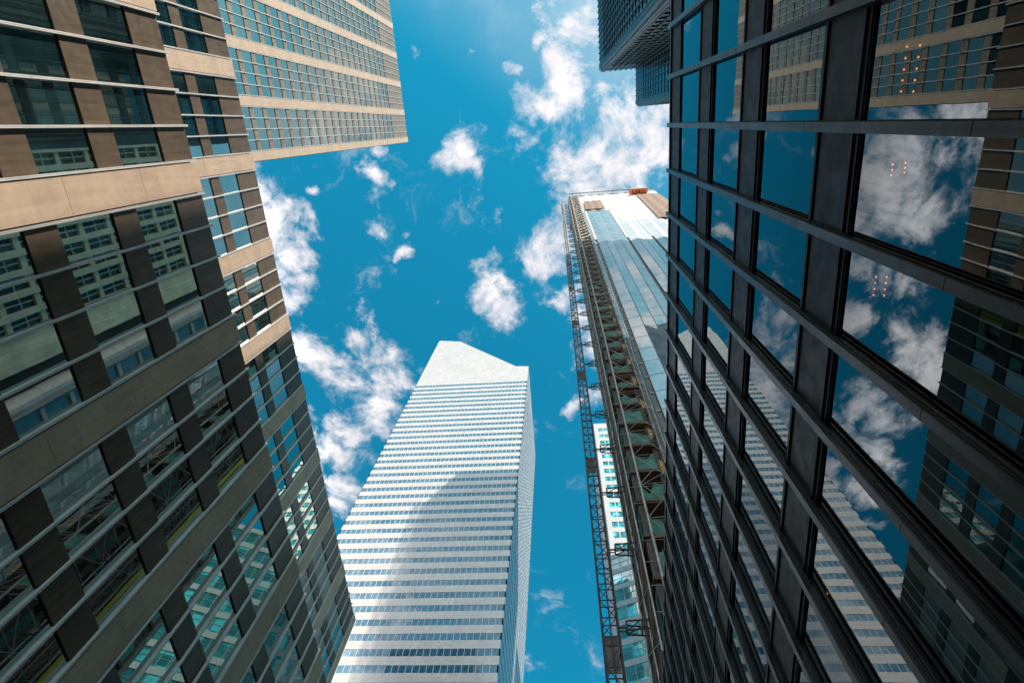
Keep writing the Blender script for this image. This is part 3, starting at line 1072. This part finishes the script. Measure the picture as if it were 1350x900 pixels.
# scaffold standing in front of the open corner
S = thing('scaffold', (6.3, 27.5, GROUND), 'steel scaffold with cross braces climbing the open corner of the unfinished tower', 'scaffold')
for (x, y, r_) in ((4.45, 27.35, .065), (5.35, 27.1, .10), (7.9, 27.3, .075), (8.25, 26.9, .06), (4.4, 30.3, .06), (4.4, 33.2, .065), (5.8, 36.4, .06), (5.8, 39, .06), (5.8, 41.2, .06)):
    mb = MB()
    mb.tube((x, y, GROUND), (x, y, 237 if y < 35 else 160), r_, 6)
    mb.build('standard', M['steel'], S)
LIFT = 2.1
for i in range(int(236 / LIFT)):
    z = 2 + i * LIFT
    mb = MB()
    rr = 0.036
    mb.tube((4.4, 27.35, z), (8.3, 27.2, z), rr)
    mb.tube((5.35, 27.1, z), (8.25, 26.9, z + .05), rr)
    mb.tube((5.35, 27.1, z), (5.35, 28.2, z), rr)
    mb.tube((7.9, 27.3, z), (7.9, 28.2, z), rr)
    if i % 2 == 0:
        mb.tube((5.35, 27.05, z), (8.2, 26.95, z + 2 * LIFT), rr)
        mb.tube((8.2, 26.95, z), (5.35, 27.05, z + 2 * LIFT), rr)
    if i % 3 == 0:
        mb.tube((5.0, 27.4, z), (7.9, 27.3, z + LIFT), rr * .9)
    mb.tube((4.4, 27.35, z), (4.4, 33.2, z), rr)
    if i % 2:
        mb.tube((4.4, 27.4, z), (4.4, 33.2, z + 2 * LIFT), rr)
        mb.tube((4.4, 33.2, z), (4.4, 27.4, z + 2 * LIFT), rr)
    if z < 160:
        mb.tube((5.8, 33.4, z), (5.8, 41.2, z), rr)
        if i % 2:
            mb.tube((5.8, 33.4, z), (5.8, 41.2, z + 2 * LIFT), rr)
            mb.tube((5.8, 41.2, z), (5.8, 33.4, z + 2 * LIFT), rr)
    if i < 100:
        mb.build('braced_lift', M['steel'], S)
    else:
        if i == 100:
            up = MB()
        kk = len(up.v); up.v += mb.v; up.f += [tuple(j + kk for j in f) for f in mb.f]; up.mi += mb.mi
o = up.build('upper_braced_lifts', M['steel'], S); o['kind'] = 'stuff'
for i in range(13):
    z = 20 + i * 5.6 + random.uniform(-.5, .5)
    mb = MB()
    x = 7.35 + random.uniform(-.1, .15)
    mb.box(Fr((x, 27.55, z), (1, 0, 0.0), (0, 1, 0)), 0, 0.16, 0, 0.08, 0, 1.9)
    mb.box(Fr((x + .2, 27.6, z + .3), (1, 0, 0.0), (0, 1, 0)), 0, 0.14, 0, 0.08, 0, 1.5)
    mb.build('timber_plank', M['plank'], S)

# hoist mast
Hm = thing('hoist_mast', (1.9, 30.0, GROUND), 'slender lattice hoist mast standing clear of the scaffolded tower corner', 'mast')
mx0, mx1, my0, my1 = 1.42, 2.42, 29.6, 30.5
SEC = 3.0
for i in range(80):
    z0 = GROUND + i * SEC
    z1 = z0 + SEC
    if z1 > 239.5: break
    mb = MB()
    for (x, y) in ((mx0, my0), (mx1, my0), (mx1, my1), (mx0, my1)):
        mb.tube((x, y, z0), (x, y, z1), 0.065, 5)
    for q in range(2):
        za = z0 + q * SEC / 2; zb = za + SEC / 2
        for (p, q2) in (((mx0, my0), (mx1, my0)), ((mx0, my1), (mx1, my1)), ((mx0, my0), (mx0, my1)), ((mx1, my0), (mx1, my1))):
            mb.tube((*p, za), (*q2, za), 0.045)
            if q: p, q2 = q2, p
            mb.tube((*p, za), (*q2, zb), 0.034)
    mb.tube(((mx0 + mx1) / 2, my0, z0), ((mx0 + mx1) / 2, my0, z1), 0.05)
    if i % 7 in (2,):
        mb.box(WF, mx0 + .1, mx1 - .1, my1 - .2, my1 - .15, z0 + .2, z1 - .2)
    mb.build('mast_section', M['dsteel'], Hm)
for i in range(29):
    z = 28.6 + 7.2 * i
    if z > 236: break
    mb = MB()
    r_ = 0.06
    xa, xb = 2.95, 4.6
    mb.tube((mx1, 30.0, z), (xa, 30.0, z), 0.07)
    mb.tube((mx1, 30.0, z - .3), (xa, 30.0, z - .3), 0.05)
    for dy_ in (-0.35, 0.35):
        mb.tube((xa, 30.0 + dy_ * .5, z + .35), (xb, 30.0 + dy_, z + .35), r_)
        mb.tube((xa, 30.0 + dy_ * .5, z - .35), (xb, 30.0 + dy_, z - .35), r_)
        mb.tube((xa, 30.0 + dy_ * .5, z - .35), (xa, 30.0 + dy_ * .5, z + .35), r_)
        mb.tube((3.9, 30.0 + dy_ * .8, z - .35), (3.9, 30.0 + dy_ * .8, z + .35), r_)
        mb.tube((xa, 30.0 + dy_ * .5, z - .35), (3.9, 30.0 + dy_ * .8, z + .35), 0.04)
    mb.tube((xa, 29.8, z), (xa, 30.2, z), r_)
    mb.tube((xb, 29.65, z), (xb, 30.35, z), r_)
    mb.build('wall_tie', M['dsteel'], Hm)

# ------------------------------------------------------------------ pale building far down the street
A = thing('pale_office_tower', (7.8, 90, GROUND), 'pale office tower with rows of small blue windows glimpsed between mast and scaffold', 'tower')
FA2 = Fr((7.8, 90, 0), (1, 0, 0), (0, -1, 0))
aw = MB()
HA = 166.0
aw.box(FA2, 0, 20, -25, -0.30, GROUND, HA - 0.1)
aw_items = []
z = HA
aw.box(FA2, 0, 20, -0.299, 0, z - 3.2, z)
z -= 3.2
while z > 60:
    aw.box(FA2, 0, 20, -0.299, 0, z - 3.8, z - 2.05)
    mb = MB()
    for k in range(11):
        a0 = 1.2 + k * 1.6
        mb.pane(FA2, a0, a0 + 1.35, -0.1, z - 2.05, z, 0, 0.003)
        aw.box(FA2, a0 + 1.35, a0 + 1.6, -0.297, -0.01, z - 2.049, z - .001)
    aw.box(FA2, 0, 1.2, -0.297, -0.005, z - 2.049, z - .001)
    mb.build('window_row', M['aquaG'], A)
    z -= 3.8
aw.build('wall', M['aquaW'], A)
B = thing('aqua_glass_block', (6.3, 76, GROUND), 'aqua glass block set at an angle low between mast and scaffold', 'building')
ang = math.radians(-21)
FB2 = Fr((6.15, 76, 0), (math.cos(ang), math.sin(ang), 0), (math.sin(ang), -math.cos(ang), 0))
bw = MB()
HB = 89.0
bw.box(FB2, 0, 26, -18, -0.25, GROUND, HB - 0.1)
z = HB
while z > 8:
    bw.box(FB2, 0, 26, -0.249, 0, z - 1.1, z)
    mb = MB()
    for k in range(16):
        a0 = 0.25 + k * 1.6
        for (c0, c1) in ((z - 2.4, z - 1.1), (z - 3.75, z - 2.45)):
            mb.pane(FB2, a0, a0 + 1.5, -0.08, c0, c1, 0, 0.004)
        bw.box(FB2, a0 + 1.5, a0 + 1.6, -0.245, -0.02, z - 3.79, z - 1.101)
    bw.box(FB2, 0.3, 25.8, -0.24, -0.03, z - 2.45, z - 2.4)
    mb.build('window_row', M['aquaG'], B)
    z -= 3.8
bw.build('wall', M['aquaP'], B)

# ------------------------------------------------------------------ stone block behind the black building (seen mirrored in the left windows)
Q = thing('stone_office_block', (15.5, 12, GROUND), 'pale stone block with a grid of windows, seen mirrored in the left facade', 'building')
FQ = Fr((15.5, -1.5, 0), (0, 1, 0), (-1, 0, 0))
QH, QL = 77.0, 15.5
M['cream'] = mat('cream_render', (0.76, 0.74, 0.56), 0.8, var=0.2, vscale=0.5, streak=0.25)
M['glassQ'] = glass('grey_blue_glass', (0.12, 0.19, 0.24), 2.2, wob=0.3, wscale=0.25, var=0.4)
mb = MB(); mb.box(FQ, 0, 28.6, -28, -0.5, GROUND, QH - 0.2); mb.build('core_wall', M['cream'], Q)
mb = MB(); mb.box(FQ, 0, QL, -0.499, 0, QH - 4.0, QH); mb.box(FQ, -0.3, QL + 0.3, 0.001, 0.5, QH - 1.2, QH + 0.1); mb.build('parapet', M['stone'], Q)
items = []
nb = 9
bwid = QL / nb
z = QH - 4
while z > 12:
    mb = MB(); mb.box(FQ, 0, QL, -0.499, -0.05, z - 3.9, z - 3.3); mb.build('spandrel_band', M['stone'], Q)
    for k in range(nb):
        a0 = k * bwid
        mb = MB()
        mb.pane(FQ, a0 + 0.28, a0 + bwid - 0.28, -0.35, z - 3.3, z, 0, 0.003)
        mb.box(FQ, a0 + bwid / 2 - 0.06, a0 + bwid / 2 + 0.06, -0.349, -0.25, z - 3.3, z, 1)
        mb.box(FQ, a0 + 0.3, a0 + bwid - 0.3, -0.348, -0.26, z - 1.5, z - 1.38, 1)
        items.append((1000 - abs(z - 60), mb))
    z -= 3.9
for k in range(nb + 1):
    a0 = k * bwid
    mb = MB(); mb.box(FQ, max(0, a0 - 0.28), min(QL, a0 + 0.28), -0.498, 0.16, 5, QH - 4.001)
    mb.build('pier', M['stone'], Q)
emit(items, 'window', [M['glassM'], M['stone']], Q)
# blank flank wall, dark slot, rounded white corner and a glazed strip further along
mb = MB(); mb.box(FQ, QL + 0.01, QL + 3.0, -0.499, -0.1, GROUND, QH - 2); mb.build('blank_wall', M['cream'], Q)
mb = MB(); mb.box(FQ, QL + 3.01, QL + 4.9, -0.499, -0.4, GROUND, QH - 2.5); mb.build('dark_slot', M['back'], Q)
mb = MB()
for q in range(8):
    t0 = math.pi * q / 8; t1 = math.pi * (q + 1) / 8
    c_ = QL + 5.9
    mb.quad([FQ.p(c_ - math.cos(t0), -0.4 + 1.0 * math.sin(t0), QH - 2), FQ.p(c_ - math.cos(t1), -0.4 + 1.0 * math.sin(t1), QH - 2),
             FQ.p(c_ - math.cos(t1), -0.4 + 1.0 * math.sin(t1), GROUND), FQ.p(c_ - math.cos(t0), -0.4 + 1.0 * math.sin(t0), GROUND)])
mb.build('rounded_corner', M['white'], Q)
z = QH - 3
while z > 6:
    mb = MB()
    mb.pane(FQ, QL + 7.0, QL + 10.3, -0.3, z - 3.0, z, 0, 0.004)
    mb.box(FQ, QL + 8.5, QL + 8.7, -0.299, -0.15, z - 3.0, z, 1)
    mb.build('glazed_panel', [M['glassQ'], M['white']], Q)
    mb = MB(); mb.box(FQ, QL + 6.95, QL + 13.0, -0.49, -0.1, z - 3.5, z - 3.001); mb.build('ledge', M['white'], Q)
    mb = MB(); mb.pane(FQ, QL + 10.5, QL + 13.0, -0.3, z - 3.0, z, 0, 0.004); mb.build('green_panel', M['aquaG'], Q)
    z -= 3.5
